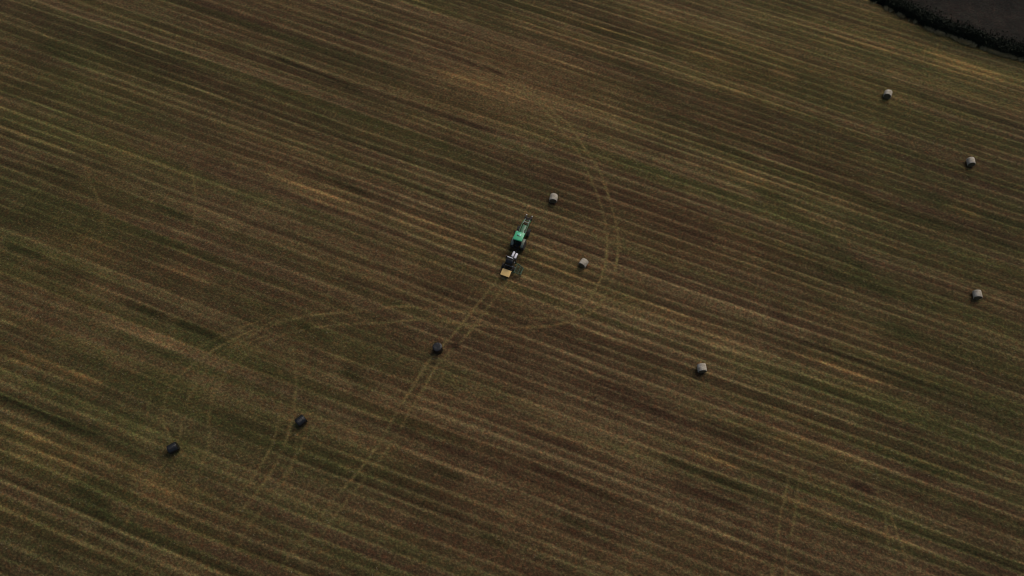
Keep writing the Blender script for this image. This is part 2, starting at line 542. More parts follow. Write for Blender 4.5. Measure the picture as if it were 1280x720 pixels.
# streaks one can point at: (from, to, half width, pale, green, tan)
for a in [
    (320, 209, 475, 274, 1.1, .34, -.6, .9), (330, 222, 420, 260, .4, .3, -.2, .6), (485, 262, 634, 318, 1.2, .36, -.5, .95),
    (560, 292, 640, 322, .5, .3, 0, .6), (525, 84, 660, 124, 1.2, .32, -.2, 1.0), (555, 100, 720, 150, .5, .2, 0, .4),
    (20, 285, 160, 335, 1.0, .22, -.3, .6), (95, 292, 145, 316, .9, .3, -.2, .9), (200, 328, 275, 352, .9, .3, -.8, .9),
    (0, 434, 135, 487, .8, .45, .1, 1.0), (0, 447, 60, 460, .5, .2, .3, .6), (85, 465, 130, 483, .7, .2, 0, .5),
    (20, 540, 115, 592, 1.1, .34, .1, .7), (0, 528, 60, 560, .9, .22, .2, .5), (170, 600, 240, 634, 1.2, .34, -.1, .9),
    (100, 560, 215, 610, .6, .28, -.2, .5), (0, 558, 180, 628, .3, .36, 0, .3),
    (735, 358, 960, 432, .6, .40, -.3, .6), (780, 372, 960, 445, 1.2, .16, -.4, .4), (655, 316, 760, 362, 1.1, .26, -.3, .7),
    (890, 200, 975, 240, 1.2, .28, .1, .7), (985, 208, 1060, 232, .8, .2, .1, .3), (950, 425, 1140, 494, .6, .38, -.1, .8),
    (1000, 440, 1120, 490, 1.0, .16, 0, .4), (855, 558, 935, 590, 1.0, .28, -.2, .9), (990, 375, 1110, 420, .8, .26, -.4, .7),
    (640, 590, 720, 620, 1.0, .1, -.8, .3), (760, 610, 960, 690, .3, .34, .2, .0), (640, 580, 960, 690, .35, .34, .15, .1),
    (630, 526, 800, 572, .5, .22, -.3, .4), (700, 396, 880, 480, .35, .36, -.3, .3), (640, 424, 770, 476, .4, .28, -.5, .3),
    (1180, 250, 1230, 272, 1.0, .24, .2, .9), (1010, 45, 1130, 66, .9, .2, .1, .5), (960, 85, 1000, 98, .9, .2, -.5, .8),
    (1140, 55, 1280, 110, .9, .15, .7, .5), (1180, 75, 1260, 98, .5, .3, -.3, .8), (1150, 60, 1250, 110, 2.4, .18, .1, .5), (690, 20, 960, 88, .35, .3, .2, .4),
    (800, 88, 960, 122, .3, .28, 0, .2), (640, 60, 760, 92, .9, .16, -.3, .3), (160, 40, 330, 100, .25, .3, 0, .2),
    (0, 156, 100, 195, .45, .38, .1, .4), (15, 20, 75, 55, .3, .4, 0, .3), (170, 80, 330, 145, .3, .36, 0, .2),
    (90, 160, 260, 232, .35, .28, -.2, .2), (130, 205, 320, 280, .3, .3, 0, .1), (190, 236, 320, 284, .3, .34, .1, .2),
    (320, 282, 520, 345, .35, .3, .1, .1), (320, 135, 440, 190, .3, .34, .2, .1), (500, 140, 640, 190, .3, .3, 0, .1),
    (125, 398, 240, 442, .5, .40, -.5, .6), (170, 410, 235, 436, 1.0, .16, -.5, .3), (130, 447, 190, 470, .8, .05, -.7, .3),
    (250, 490, 320, 520, .9, .0, -.7, .2), (370, 490, 490, 528, .35, .36, -.1, .3), (350, 410, 470, 470, .5, .3, .2, .3),
    (420, 540, 480, 560, .7, .16, -.7, .3), (500, 560, 620, 605, .4, .3, -.3, .2), (555, 605, 700, 660, .35, .32, 0, .1),
    (450, 600, 640, 690, .3, .32, .1, .1), (560, 615, 640, 645, .8, .12, .1, .0),
    (1020, 552, 1110, 590, .7, .3, -.4, .4), (960, 617, 1090, 665, .5, .34, -.3, .5), (1040, 560, 1280, 640, .5, .26, -.1, .2),
    (1085, 550, 1280, 626, .3, .42, .1, .2), (960, 540, 1020, 560, .7, .2, .3, .5), (1010, 615, 1060, 640, .7, .2, -.2, .6),
    (1060, 650, 1180, 695, .6, .2, -.3, .4), (1190, 640, 1280, 670, .5, .24, -.2, .3),
    # darker, greener ones
    (-20, 485, 95, 535, .7, -.62, .9, -.5), (70, 524, 130, 548, .8, -.55, 1.0, -.5), (120, 545, 190, 575, .9, -.35, .6, -.3),
    (145, 372, 215, 400, .9, -.5, .9, -.3), (205, 396, 290, 430, .9, -.55, .9, -.3), (320, 62, 470, 122, .5, -.5, .2, -.3),
    (470, 116, 640, 172, .8, -.35, .3, -.2), (535, 56, 640, 98, .6, -.5, .2, -.4), (320, 100, 440, 165, .9, -.25, .4, -.2),
    (990, 30, 1100, 66, .45, -.5, .1, -.4), (1090, 62, 1270, 130, .5, -.36, .2, -.3), (740, 27, 870, 65, .5, -.5, .1, -.4),
    (960, 408, 1205, 500, .4, -.55, .0, -.4), (960, 395, 1040, 425, .6, -.25, -.3, -.2), (640, 424, 820, 500, .6, -.35, -.5, -.3),
    (900, 165, 1080, 225, .7, -.3, -.3, -.1), (720, 470, 870, 535, .8, -.3, -.2, -.4), (820, 590, 940, 640, .7, -.4, .1, -.3),
    (800, 560, 960, 625, .5, -.35, .5, -.3), (860, 525, 960, 560, .8, -.35, .2, -.3), (1080, 520, 1180, 560, 1.4, -.3, -.4, -.2),
    (960, 460, 1110, 520, 1.0, -.3, -.2, -.3), (1100, 570, 1180, 602, .6, -.5, -.2, -.4), (1060, 600, 1096, 622, .7, -.5, -.5, -.4),
    (420, 460, 470, 490, .9, -.45, .8, -.3), (370, 405, 420, 428, .6, -.45, .8, -.3), (530, 575, 580, 605, .9, -.35, .5, -.4),
    (460, 590, 560, 630, .6, -.35, .3, -.3), (590, 660, 640, 685, .7, -.2, .7, -.2), (640, 575, 800, 640, .6, -.35, .5, -.3),
    (690, 640, 780, 690, 1.1, -.25, .6, -.3), (640, 535, 740, 570, .9, -.25, -.4, -.2), (40, 330, 110, 352, 1.2, -.3, .5, -.2),
    (0, 302, 60, 325, .9, -.4, 1.0, -.3), (50, 205, 100, 225, .7, -.3, .4, -.2), (190, 250, 240, 275, .8, -.3, .5, -.2),
    (40, 52, 110, 85, .8, -.35, .8, -.3), (380, 205, 470, 250, .8, -.25, .6, -.2), (500, 225, 640, 275, .5, -.3, -.2, -.2),
    (400, 340, 520, 380, .7, -.3, -.1, -.2), (660, 290, 800, 330, .8, -.22, -.5, -.1), (800, 270, 960, 330, .7, -.26, -.4, -.1),
    (90, 600, 140, 650, 1.0, -.3, .7, -.3), (110, 658, 180, 690, .9, -.4, .4, -.3), (100, 595, 175, 625, .8, -.2, .6, -.3),
]:
    streak(*a)

# old drain line: darker, greener growth running aslant through the rows
drain = smooth_line([at(745, 40), at(772, 70), at(802, 97), at(835, 128), at(862, 152), at(895, 180), at(935, 196), at(985, 209),
                     at(1060, 236), at(1105, 260), at(1170, 278), at(1240, 298), at(1300, 325)])
sl, d, s = dist_line(drain, 4)
f = np.exp(-(d / 1.0) ** 2) * np.clip(.55 + .9 * vn(X[sl] / 5, Y[sl] / 5, 71), 0, 1.3)
lum[sl] -= .34 * f
grn[sl] += .9 * f
drain2 = smooth_line([at(950, 235), at(985, 264), at(1042, 304), at(1080, 345), at(1110, 391), at(1172, 456), at(1210, 501), at(1245, 522), at(1300, 560)])
sl, d, s = dist_line(drain2, 5)
f = np.exp(-(d / 1.4) ** 2) * np.clip(.35 + 1.0 * vn(X[sl] / 7, Y[sl] / 7, 72), 0, 1.2)
lum[sl] -= .26 * f
grn[sl] += 1.0 * f

# wheel tracks: pressed pale stubble, a tyre wide each
rut = np.zeros_like(X)


def track(pts, amp, w=.24, fade=(0, 0), T=.35):
    line = smooth_line([at(*p) for p in pts])
    sl, d, s = dist_line(line, 2)
    f = np.exp(-(d / w) ** 2)
    if fade[0]:
        f = f * np.clip(s / fade[0], 0, 1)
    if fade[1]:
        f = f * np.clip((1 - s) / fade[1], 0, 1)
    rut[sl] = np.maximum(rut[sl], f * min(1, amp * 2))
    f = f * np.clip(.75 + .55 * vn(X[sl] / 3.2, Y[sl] / 3.2, 73) + .35 * vn(X[sl] / .8, Y[sl] / .8, 74), 0, 1.6)
    keep_ = 1 - np.clip(f, 0, 1) * min(1, amp * 1.6)
    lum[sl] = lum[sl] * keep_ + amp * 1.25 * f
    tan_[sl] = tan_[sl] * keep_ + T * f
    grn[sl] = grn[sl] * keep_ + .3 * f


track([(626, 343), (607, 368), (585, 395), (562, 423), (545, 441), (530, 460), (515, 485), (500, 508), (476, 550), (449, 588), (425, 615), (397, 651), (372, 682), (335, 730)], .56, fade=(0, .17))
track([(640, 345), (626, 363), (604, 392), (582, 421), (562, 440), (543, 462), (529, 487), (514, 511), (494, 548), (470, 580), (440, 618), (412, 655), (390, 688), (360, 735)], .52, fade=(0, .17))
track([(560, 60), (610, 88), (645, 110), (677, 134), (700, 160), (720, 187), (735, 216), (747, 244), (755, 271), (759, 304), (756, 334), (746, 358), (727, 384), (690, 398), (640, 394), (600, 391), (545, 387), (500, 383), (465, 387), (425, 391), (385, 395), (345, 405), (305, 424), (268, 448), (242, 480), (233, 510), (232, 545)], .58, fade=(.12, .2))
track([(575, 58), (622, 86), (655, 110), (692, 140), (712, 157), (735, 192), (750, 216), (762, 249), (770, 279), (773, 307), (768, 340), (756, 370), (737, 391), (695, 406), (640, 409), (582, 405), (532, 399), (485, 403), (435, 405), (385, 411), (335, 425), (292, 450), (262, 480), (250, 512), (250, 545)], .58, fade=(.12, .2))
track([(372, 394), (329, 407), (263, 440), (216, 480), (204, 520), (214, 552), (225, 585)], .46, fade=(.1, .2))
track([(353, 411), (300, 434), (258, 466), (232, 506), (224, 547), (205, 580), (172, 625), (145, 690)], .42, fade=(.1, .3))
track([(392, 388), (340, 396), (290, 414), (246, 436), (210, 462), (190, 492), (184, 525), (196, 556)], .30, fade=(.2, .2))
track([(340, 424), (305, 446), (277, 476), (262, 512), (262, 548), (250, 590), (228, 640)], .30, fade=(.15, .3))
track([(366, 520), (372, 560), (352, 610), (330, 640)], .22, fade=(.2, .3))
track([(232, 572), (246, 610), (240, 660), (230, 700)], .22, fade=(.2, .3))
track([(222, 560), (190, 600), (160, 648), (128, 700)], .24, fade=(.1, .3))
track([(352, 412), (366, 435), (370, 475), (366, 520), (350, 570), (322, 615), (296, 645), (270, 690)], .46, fade=(.2, .3))
track([(335, 425), (347, 440), (352, 475), (348, 520), (340, 556), (310, 605), (280, 640)], .36, fade=(.2, .3))
track([(388, 535), (378, 556), (362, 585), (330, 632), (300, 675), (280, 720)], .38, fade=(.1, .3))
track([(1000, 560), (990, 580), (985, 605), (977, 638), (970, 686), (964, 730)], .44, fade=(.25, 0))
track([(1016, 555), (1004, 580), (998, 608), (992, 651), (986, 686), (980, 730)], .40, fade=(.25, 0))
track([(1085, 585), (1097, 612), (1105, 636), (1109, 668), (1113, 692), (1118, 730)], .42, fade=(.2, 0))
track([(1098, 610), (1112, 640), (1121, 666), (1130, 690), (1140, 730)], .38, fade=(.2, 0))
track([(235, 190), (243, 230), (244, 262), (238, 300), (225, 330)], .34, fade=(.3, .3))
track([(105, 190), (112, 225), (128, 262), (130, 300)], .3, fade=(.3, .3))

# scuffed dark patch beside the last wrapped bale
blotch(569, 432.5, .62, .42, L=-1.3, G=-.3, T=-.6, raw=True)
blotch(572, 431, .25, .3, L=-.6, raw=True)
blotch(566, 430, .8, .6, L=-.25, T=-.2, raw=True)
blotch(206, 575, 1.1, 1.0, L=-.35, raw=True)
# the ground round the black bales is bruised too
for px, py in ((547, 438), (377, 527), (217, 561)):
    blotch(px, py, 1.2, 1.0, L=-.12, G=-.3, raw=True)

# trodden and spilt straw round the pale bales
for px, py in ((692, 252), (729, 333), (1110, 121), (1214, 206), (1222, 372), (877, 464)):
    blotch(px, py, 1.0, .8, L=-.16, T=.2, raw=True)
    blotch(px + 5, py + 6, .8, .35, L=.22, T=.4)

# colour of the cover
STRAW, LEAF, SOIL, GOLD = (np.array(c) for c in ((.097, .067, .030), (.049, .051, .0140), (.081, .042, .0215), (.148, .086, .029)))
g = np.clip(.38 + .55 * grn, 0, 1)[..., None]
w_t = np.clip(.10 + .62 * tan_, 0, 1)[..., None]
dark = np.clip(.35 - .8 * lum, 0, 1)[..., None]
col = STRAW * (1 - dark * .8) + SOIL * dark * .8
col = col * (1 - g * .8) + LEAF * g * .8
col = col * (1 - w_t * .55) + GOLD * w_t * .55
col = col * np.exp(np.clip(lum, -1.0, 1.1) * .80)[..., None] * 1.02

# ploughed ground beyond the boundary
edge_px = [(1040, -22), (1090, 2), (1125, 18), (1157, 34), (1169, 39), (1186, 45), (1205, 52), (1223, 58), (1247, 66), (1268, 72.5), (1290, 78), (1340, 96), (1420, 122)]
edge = np.array([at(*p) for p in edge_px])
e0, e1 = edge[0], edge[-1]
dirn0 = (edge[1] - edge[0]) / np.hypot(*(edge[1] - edge[0]))
dirn1 = (edge[-1] - edge[-2]) / np.hypot(*(edge[-1] - edge[-2]))
long_edge = np.vstack([e0 - dirn0 * 3000, edge, e1 + dirn1 * 3000])
bound = np.interp(X, long_edge[:, 0], long_edge[:, 1])
beyond = np.clip((Y - bound) / .5 + .5, 0, 1)
nrm = np.array([-dirn1[1], dirn1[0]])
fur = (X * nrm[0] + Y * nrm[1])
pl = np.array((.0165, .0142, .0108)) * np.exp(.22 * np.sin(fur / .42 * 2 * math.pi + 2 * vn(X / 6, Y / 6, 81))
                                            + .25 * vn(X / 1.2, Y / 1.2, 82) + .3 * vn(X / 7, Y / 7, 83))[..., None]
pl = pl * (1 + np.clip(vn(X / 2.2, Y / 2.2, 84), 0, 1)[..., None] * np.array((.35, .12, .08)))
col = col * (1 - beyond[..., None]) + pl * beyond[..., None]
# unmown strip in front of the hedge is a little greener and duller
strip = np.exp(-((Y - bound + 2.0) / 1.6) ** 2)[..., None]
col = col * (1 - .4 * strip * (1 - beyond[..., None])) + np.array((.044, .044, .017)) * .4 * strip * (1 - beyond[..., None])

near = ((X > -114) & (X < 114) & (Y > -2) & (Y < 134))
Z = np.where(near, .035 * np.clip(lum, -1, 1) - .02 * rut + .008 * vn(X / .6, Y / .6, 91), 0)
Z = Z * (1 - beyond) + beyond * np.where(near, .05 * np.sin(fur / .42 * 2 * math.pi) * .5 + .03 * vn(X / .5, Y / .5, 92), 0)

nx, ny = X.shape
me = bpy.data.meshes.new("ground")
co = np.stack([X, Y, Z], -1).reshape(-1, 3).astype(np.float32)
idx = np.arange(nx * ny).reshape(nx, ny)
quads = np.stack([idx[:-1, :-1], idx[1:, :-1], idx[1:, 1:], idx[:-1, 1:]], -1).reshape(-1, 4).astype(np.int32)
me.vertices.add(len(co))
me.vertices.foreach_set("co", co.ravel())
me.loops.add(quads.size)
me.loops.foreach_set("vertex_index", quads.ravel())
me.polygons.add(len(quads))
me.polygons.foreach_set("loop_start", np.arange(0, quads.size, 4, dtype=np.int32))
me.polygons.foreach_set("use_smooth", np.ones(len(quads), dtype=bool))
me.update(calc_edges=True)
at_c = me.attributes.new("cover", 'FLOAT_COLOR', 'POINT')
rgba = np.ones((nx * ny, 4), np.float32)
rgba[:, :3] = col.reshape(-1, 3)
at_c.data.foreach_set("color", rgba.ravel())

gm, nt, b = mat_base("mown_field")
an = nt.nodes.new("ShaderNodeAttribute")
an.attribute_name = "cover"
tc = nt.nodes.new("ShaderNodeTexCoord")
mp = nt.nodes.new("ShaderNodeMapping")
mp.vector_type = 'TEXTURE'
mp.inputs["Rotation"].default_value = (0, 0, math.atan(-.40))
mp.inputs["Scale"].default_value = (1.25, .9, 1)
nt.links.new(tc.outputs["Object"], mp.inputs["Vector"])
n1 = noise(nt, 3.0, 4, .80, mp.outputs["Vector"])
r1 = ramp(nt, n1.outputs["Fac"], [(.28, (.20, .20, .20)), (.5, (.87, .87, .87)), (.72, (2.15, 2.12, 2.05))])
n2 = noise(nt, 1.5, 4, .75, tc.outputs["Object"])
r2 = ramp(nt, n2.outputs["Fac"], [(.3, (1.30, .88, .78)), (.5, (1, 1, 1)), (.7, (.82, 1.09, .88))])
c1 = mul(nt, an.outputs["Color"], r1.outputs["Color"])
c2 = mul(nt, c1, r2.outputs["Color"])
nt.links.new(c2, b.inputs["Base Color"])
b.inputs["Roughness"].default_value = .95
b.inputs["Specular IOR Level"].default_value = .15
n3 = noise(nt, 4.5, 4, .7, tc.outputs["Object"])
bp = nt.nodes.new("ShaderNodeBump")
bp.inputs["Strength"].default_value = .6
bp.inputs["Distance"].default_value = .12
nt.links.new(n3.outputs["Fac"], bp.inputs["Height"])
nt.links.new(bp.outputs["Normal"], b.inputs["Normal"])
me.materials.append(gm)
ground = bpy.data.objects.new("ground", me)
C.objects.link(ground)
ground["kind"] = "structure"
tag(ground, "mown field in diagonal rows, with ploughed soil past the hedge", "ground")


# ------------------------------------------------------------------ hedge and margin
def leaf_mat(name, lo, hi):
    m, nt, b = mat_base(name)
    tc = nt.nodes.new("ShaderNodeTexCoord")
    n = noise(nt, 1.4, 5, .7, tc.outputs["Object"])
    r = ramp(nt, n.outputs["Fac"], [(.3, lo), (.7, hi)])
    nt.links.new(r.outputs["Color"], b.inputs["Base Color"])
    b.inputs["Roughness"].default_value = .8
    b.inputs["Specular IOR Level"].default_value = .2
    return m


def quads_mesh(name, P, U, V, mat):
    """many small faces: centres P, half axes U and V"""
    n = len(P)
    co = np.stack([P - U - V, P + U - V, P + U + V, P - U + V], 1).reshape(-1, 3).astype(np.float32)
    me = bpy.data.meshes.new(name)
    me.vertices.add(4 * n)
    me.vertices.foreach_set("co", co.ravel())
    me.loops.add(4 * n)
    me.loops.foreach_set("vertex_index", np.arange(4 * n, dtype=np.int32))
    me.polygons.add(n)
    me.polygons.foreach_set("loop_start", np.arange(0, 4 * n, 4, dtype=np.int32))
    me.update(calc_edges=True)
    me.materials.append(mat)
    o = bpy.data.objects.new(name, me)
    C.objects.link(o)
    return o


def along(line, n):
    L = np.concatenate([[0], np.cumsum(np.hypot(*(line[1:] - line[:-1]).T))])
    s = rng.random(n) * L[-1]
    px_, py_ = np.interp(s, L, line[:, 0]), np.interp(s, L, line[:, 1])
    d = np.stack([np.gradient(line[:, 0], L), np.gradient(line[:, 1], L)], -1)
    dx, dy = np.interp(s, L, d[:, 0]), np.interp(s, L, d[:, 1])
    k = np.hypot(dx, dy)
    return s, np.stack([px_, py_], -1), np.stack([-dy / k, dx / k], -1)


hedge_line = smooth_line(edge[1:-1] + np.array((.35, 1.25)), 6)
N = 42000
s, c, nn = along(hedge_line, N)
hgt = 1.45 + .45 * vn(s / 2.3, s * 0, 101) + .45 * vn(s / 7, s * 0, 102) + .2 * vn(s / .7, s * 0, 104)
wid = 1.25 + .35 * vn(s / 3.1, s * 0, 103) + .2 * vn(s / .9, s * 0, 105)
ang = rng.random(N) * math.pi
rad = np.sqrt(rng.random(N) * .75 + .25)
off = np.cos(ang) * rad * wid
zz = np.abs(np.sin(ang)) ** .7 * rad * hgt
low = rng.random(N) < .30                    # brambles straggling out over the plough side
off = np.where(low, np.abs(rng.normal(0, 1.5, N)) + .3, off)
zz = np.where(low, rng.random(N) * np.clip(1.1 - off * .3, .1, 1) * (.7 + .5 * vn(s / 1.3, off / 1.1, 106)), zz)
P = np.stack([c[:, 0] + nn[:, 0] * off, c[:, 1] + nn[:, 1] * off, np.maximum(zz, .05)], -1) + rng.normal(0, .07, (N, 3))
U = rng.normal(0, 1, (N, 3))
U /= np.linalg.norm(U, axis=1)[:, None]
V = np.cross(U, rng.normal(0, 1, (N, 3)))
V /= np.linalg.norm(V, axis=1)[:, None]
sz = rng.uniform(.05, .14, (N, 1))
hd = quads_mesh("hedge", P, U * sz, V * sz * .7, leaf_mat("dark_hedge_leaves", (.009, .0115, .007), (.028, .033, .016)))
tag(hd, "low dark hedge along the field edge beside the ploughed ground", "hedge")

# tall bleached grass on the field side of the hedge
N = 22000
s, c, nn = along(smooth_line(edge[1:-1], 6), N)
dens = .5 + .5 * vn(s / 2.4, s * 0, 111) + .35 * vn(s / .5, s * 0, 112) + .3 * vn(s / 9, s * 0, 113)
keep = rng.random(N) < dens
s, c, nn = s[keep], c[keep], nn[keep]
N = len(s)
off = rng.normal(-.22, .24, N) + .22 * vn(s / 1.6, s * 0, 114)
P = np.stack([c[:, 0] + nn[:, 0] * off, c[:, 1] + nn[:, 1] * off, np.zeros(N)], -1)
h2 = rng.uniform(.2, .6, (N, 1))
tilt = rng.normal(0, .45, (N, 2))
V = np.concatenate([tilt, np.ones((N, 1))], 1) * h2 * .5
P = P + V
a2 = rng.random(N) * math.pi
U = np.stack([np.cos(a2), np.sin(a2), 0 * a2], -1) * rng.uniform(.012, .03, (N, 1))
vg = quads_mesh("dry_grass", P, U, V, leaf_mat("bleached_grass", (.20, .165, .07), (.50, .42, .24)))
vg["kind"] = "stuff"
tag(vg, "tall bleached grass fringe between the mown field and dark hedge", "grass")

# loose straw lying over the stubble
N = 60000
P2 = np.stack([rng.uniform(-105, 105, N), rng.uniform(5, 122, N)], -1)
bx = np.interp(P2[:, 0], long_edge[:, 0], long_edge[:, 1])
keep = P2[:, 1] < bx - .6
P2 = P2[keep]
ii = np.clip(np.searchsorted(gx, P2[:, 0]), 0, nx - 1)
jj = np.clip(np.searchsorted(gy, P2[:, 1]), 0, ny - 1)
keep = rng.random(len(P2)) < np.clip(.35 + .8 * lum[ii, jj], .05, 1)
P2, ii, jj = P2[keep], ii[keep], jj[keep]
N = len(P2)
P = np.stack([P2[:, 0], P2[:, 1], Z[ii, jj] + .03], -1)
a2 = rng.normal(math.atan(-m_), .7, N)
hl = rng.uniform(.04, .16, N)
U = np.stack([np.cos(a2) * hl, np.sin(a2) * hl, rng.normal(0, .02, N)], -1)
V = np.stack([-np.sin(a2), np.cos(a2), rng.normal(0, .3, N)], -1) * rng.uniform(.012, .045, (N, 1))
st = quads_mesh("loose_straw", P, U, V, leaf_mat("loose_straw", (.08, .062, .032), (.21, .165, .095)))
st["kind"] = "stuff"
tag(st, "loose pale straw scattered along the rows of the mown field", "straw")


# ------------------------------------------------------------------ bales
def bale_profile(w, r, rnd):
    h = w / 2
    return [(-h, 0), (-h, r * .45), (-h - .012, r * .75), (-h, r - rnd), (-h + rnd * .3, r - rnd * .3), (-h + rnd, r), (-h * .4, r + .012),
            (h * .4, r + .008), (h - rnd, r), (h - rnd * .3, r - rnd * .3), (h, r - rnd), (h + .012, r * .75), (h, r * .45), (h, 0)]


def dent(me, seed, amp, flat):
    """uneven surface, and a flat where the bale sits"""
    r2 = np.random.default_rng(seed)
    ph = r2.random(6) * 6.28
    for v in me.vertices:
        a = math.atan2(v.co.z, v.co.y)
        k = 1 + amp * (math.sin(2 * a + ph[0] + v.co.x) + .7 * math.sin(3 * a + ph[1] - 2 * v.co.x) + .5 * math.sin(7 * a + ph[2] + 5 * v.co.x))
        v.co.y *= k
        v.co.z *= k
        if v.co.z < -flat:
            v.co.z = -flat + (v.co.z + flat) * .15


def hay_bale(label, px, py, axis_deg, seed, r=.64, w=1.18):
    r *= 1 + .035 * math.sin(seed * 2.4)
    w *= 1 + .05 * math.sin(seed * 1.7 + 1)
    x, y = at(px, py, .65)
    t = thing("hay_bale", label, "bale", (x, y, r * .89), R(axis_deg), "net wrapped hay bales lying in the field")
    side = [(a, b_) for a, b_ in bale_profile(w, r, .05)][3:-3]
    o = MB().lathe(side, (1, 0, 0), (0, 0, 0), 44).build("net_wrap", NET, t)
    bm = bmesh.new()
    bm.from_mesh(o.data)
    bmesh.ops.delete(bm, geom=[f for f in bm.faces if len(f.verts) > 4], context='FACES')
    bm.to_mesh(o.data)
    bm.free()
    dent(o.data, seed, .02, r * .88)
    for sgn in (-1, 1):
        h = sgn * w / 2
        prof = [(h + sgn * .004, 0), (h - sgn * .02, r * .12), (h + sgn * .02, r * .3), (h - sgn * .0, r * .5), (h + sgn * .02, r * .72), (h - sgn * .01, r * .93)]
        e = MB().lathe(prof, (1, 0, 0), (0, 0, 0), 44).build("hay_end", STRAWEND, t)
        dent(e.data, seed, .02, r * .88)
    return t


def wrapped_bale(label, px, py, z, axis_deg, seed, upright=False, r=.69, w=1.36, loc=None, rot=None, group="black film wrapped bales in the field"):
    o = MB().lathe(bale_profile(w, r, .14), (1, 0, 0), (0, 0, 0), 44).build("wrapped_bale", FILM)
    dent(o.data, seed, .014, 9 if upright else r * .9)
    x, y = at(px, py, z) if loc is None else loc
    o.location = (x, y, z)
    o.rotation_euler = (0, R(90) if upright else 0, R(axis_deg))
    return tag(o, label, "bale", group)


hay_bale("pale net wrapped round bale lying ahead of the green tractor's front loader", 692, 247.5, 80, 1)
hay_bale("pale round bale lying inside the bend of the curved wheel track, beside the tractor", 729.5, 328.5, 56, 2)
hay_bale("pale round bale lying closest to the dark hedge and ploughed corner", 1110, 117.5, 66, 3)
hay_bale("pale round bale, second nearest the hedge, near the right edge of the field", 1214, 202, 84, 4)
hay_bale("pale round bale by the right edge, farther from the hedge than the other edge bale", 1222, 368, 82, 5)
hay_bale("pale round bale lying alone in the lower middle, farthest pale bale from the hedge", 877.5, 460, 92, 6)

wrapped_bale("black film wrapped bale dropped beside the wheel tracks close behind the wrapper", 547, 435.5, .64, 20, 11, upright=True, r=.74)
wrapped_bale("black wrapped bale lying on its side, middle one of the line of three", 376.3, 526, .62, 42, 12)
wrapped_bale("black wrapped bale lying farthest from the tractor, in the lower left field", 216.5, 560, .62, 32, 13)

# ------------------------------------------------------------------ tractor
HEAD = -19.5                                           # heading, clockwise from straight ahead
ax, ay = at(647.9, 307.4)
T = thing("tractor", "green tractor with front loader, towing the bale wrapper", "tractor", (ax, ay, 0), R(HEAD))


def wheel(parent, x, y, r, w, rim_r, lugs, name="wheel"):
    sgn = 1 if x > 0 else -1
    h = w / 2
    m = MB()
    m.lathe([(-h * .8, rim_r), (-h, rim_r + (r - rim_r) * .35), (-h * .98, r * .9), (-h * .8, r * .975), (0, r * .985), (h * .8, r * .975),
             (h * .98, r * .9), (h, rim_r + (r - rim_r) * .35), (h * .8, rim_r)], (1, 0, 0), (x, y, r), 44)
    for k in range(lugs):                              # chevron tread
        for sd in (-1, 1):
            a = 2 * math.pi * (k + (.5 if sd > 0 else 0)) / lugs
            a2 = a + .16
            p = Vector((x + sd * .03 * w, y + math.cos(a) * (r + .0), r + math.sin(a) * (r + .0)))
            q = Vector((x + sd * h * .92, y + math.cos(a2) * r * .965, r + math.sin(a2) * r * .965))
            m.beam(p, q, .05, .06, .008)
    ty = m.build(name, RUBBER, parent)
    rm = MB().lathe([(-h * .78, 0), (-h * .78, rim_r * .98), (h * .78, rim_r * .98), (h * .78, rim_r * .88), (h * .25, rim_r * .8), (h * .2, rim_r * .32),
                     (h * .45, rim_r * .28), (h * .45, 0)], (sgn, 0, 0), (x, y, r), 32).build("rim", RIMGREY, ty)
    return ty


wheel(T, -.88, 0, .86, .54, .50, 18)
wheel(T, .88, 0, .86, .54, .50, 18)
wheel(T, -.86, 2.55, .64, .42, .36, 16)
wheel(T, .86, 2.55, .64, .42, .36, 16)

MB().box((0, 1.35, .82), (.5, 2.9, .5), bev=.04).box((0, 0, .86), (1.3, .34, .36), bev=.05).box((0, 2.55, .66), (1.35, .2, .2), bev=.04) \
    .box((0, -.45, .8), (.46, .5, .42), bev=.04).build("chassis", BLACK, T)
# bonnet
MB().prism([(1.05, 1.05), (3.28, 1.0), (3.36, 1.30), (3.22, 1.50), (1.05, 1.72)], -.34, .34, .07).build("bonnet", worn("bonnet_green_paint", (.016, .13, .048), .42, amount=.22, coat=.2), T)
MB().box((0, 3.36, 1.12), (.6, .05, .34), rot=(R(-8), 0, 0), bev=.02).build("grille", BLACK, T)
for sx in (-.25, .25):
    MB().lathe([(0, 0), (0, .07), (.03, .06), (.045, 0)], (0, 1, 0), (sx, 3.385, 1.3), 16).build("headlight", LAMP, T)
MB().tube([(.36, 1.7, 1.5), (.46, 1.7, 1.7), (.46, 1.7, 2.5), (.48, 1.62, 2.6)], .05).build("exhaust", BLACK, T)
# cab
cabp = [(-.55, 1.15, 0), (.95, 1.15, 0), (1.02, 2.6, 0), (-.5, 2.6, 0)]
fr = MB()
for sx in (-1, 1):
    fr.beam((sx * .60, -.55, 1.35), (sx * .66, -.48, 2.62), .07, .07)
    fr.beam((sx * .50, 1.0, 1.2), (sx * .60, .98, 2.62), .06, .07)
    fr.beam((sx * .62, .18, 1.25), (sx * .67, .2, 2.62), .05, .06)
fr.box((0, .2, 1.18), (1.25, 1.5, .12), bev=.03).build("cab_frame", BLACK, T)
gl = MB()
for sx in (-1, 1):
    gl.box((sx * .625, .62, 1.95), (.015, .72, 1.25), rot=(0, R(sx * 2.5), 0), bev=0)
    gl.box((sx * .645, -.16, 2.0), (.015, .6, 1.15), rot=(0, R(sx * 2.5), 0), bev=0)
gl.box((0, 1.0, 1.95), (1.02, .015, 1.25), bev=0).box((0, -.55, 2.0), (1.14, .015, 1.1), bev=0).build("cab_glass", GLASS, T, smooth=False)
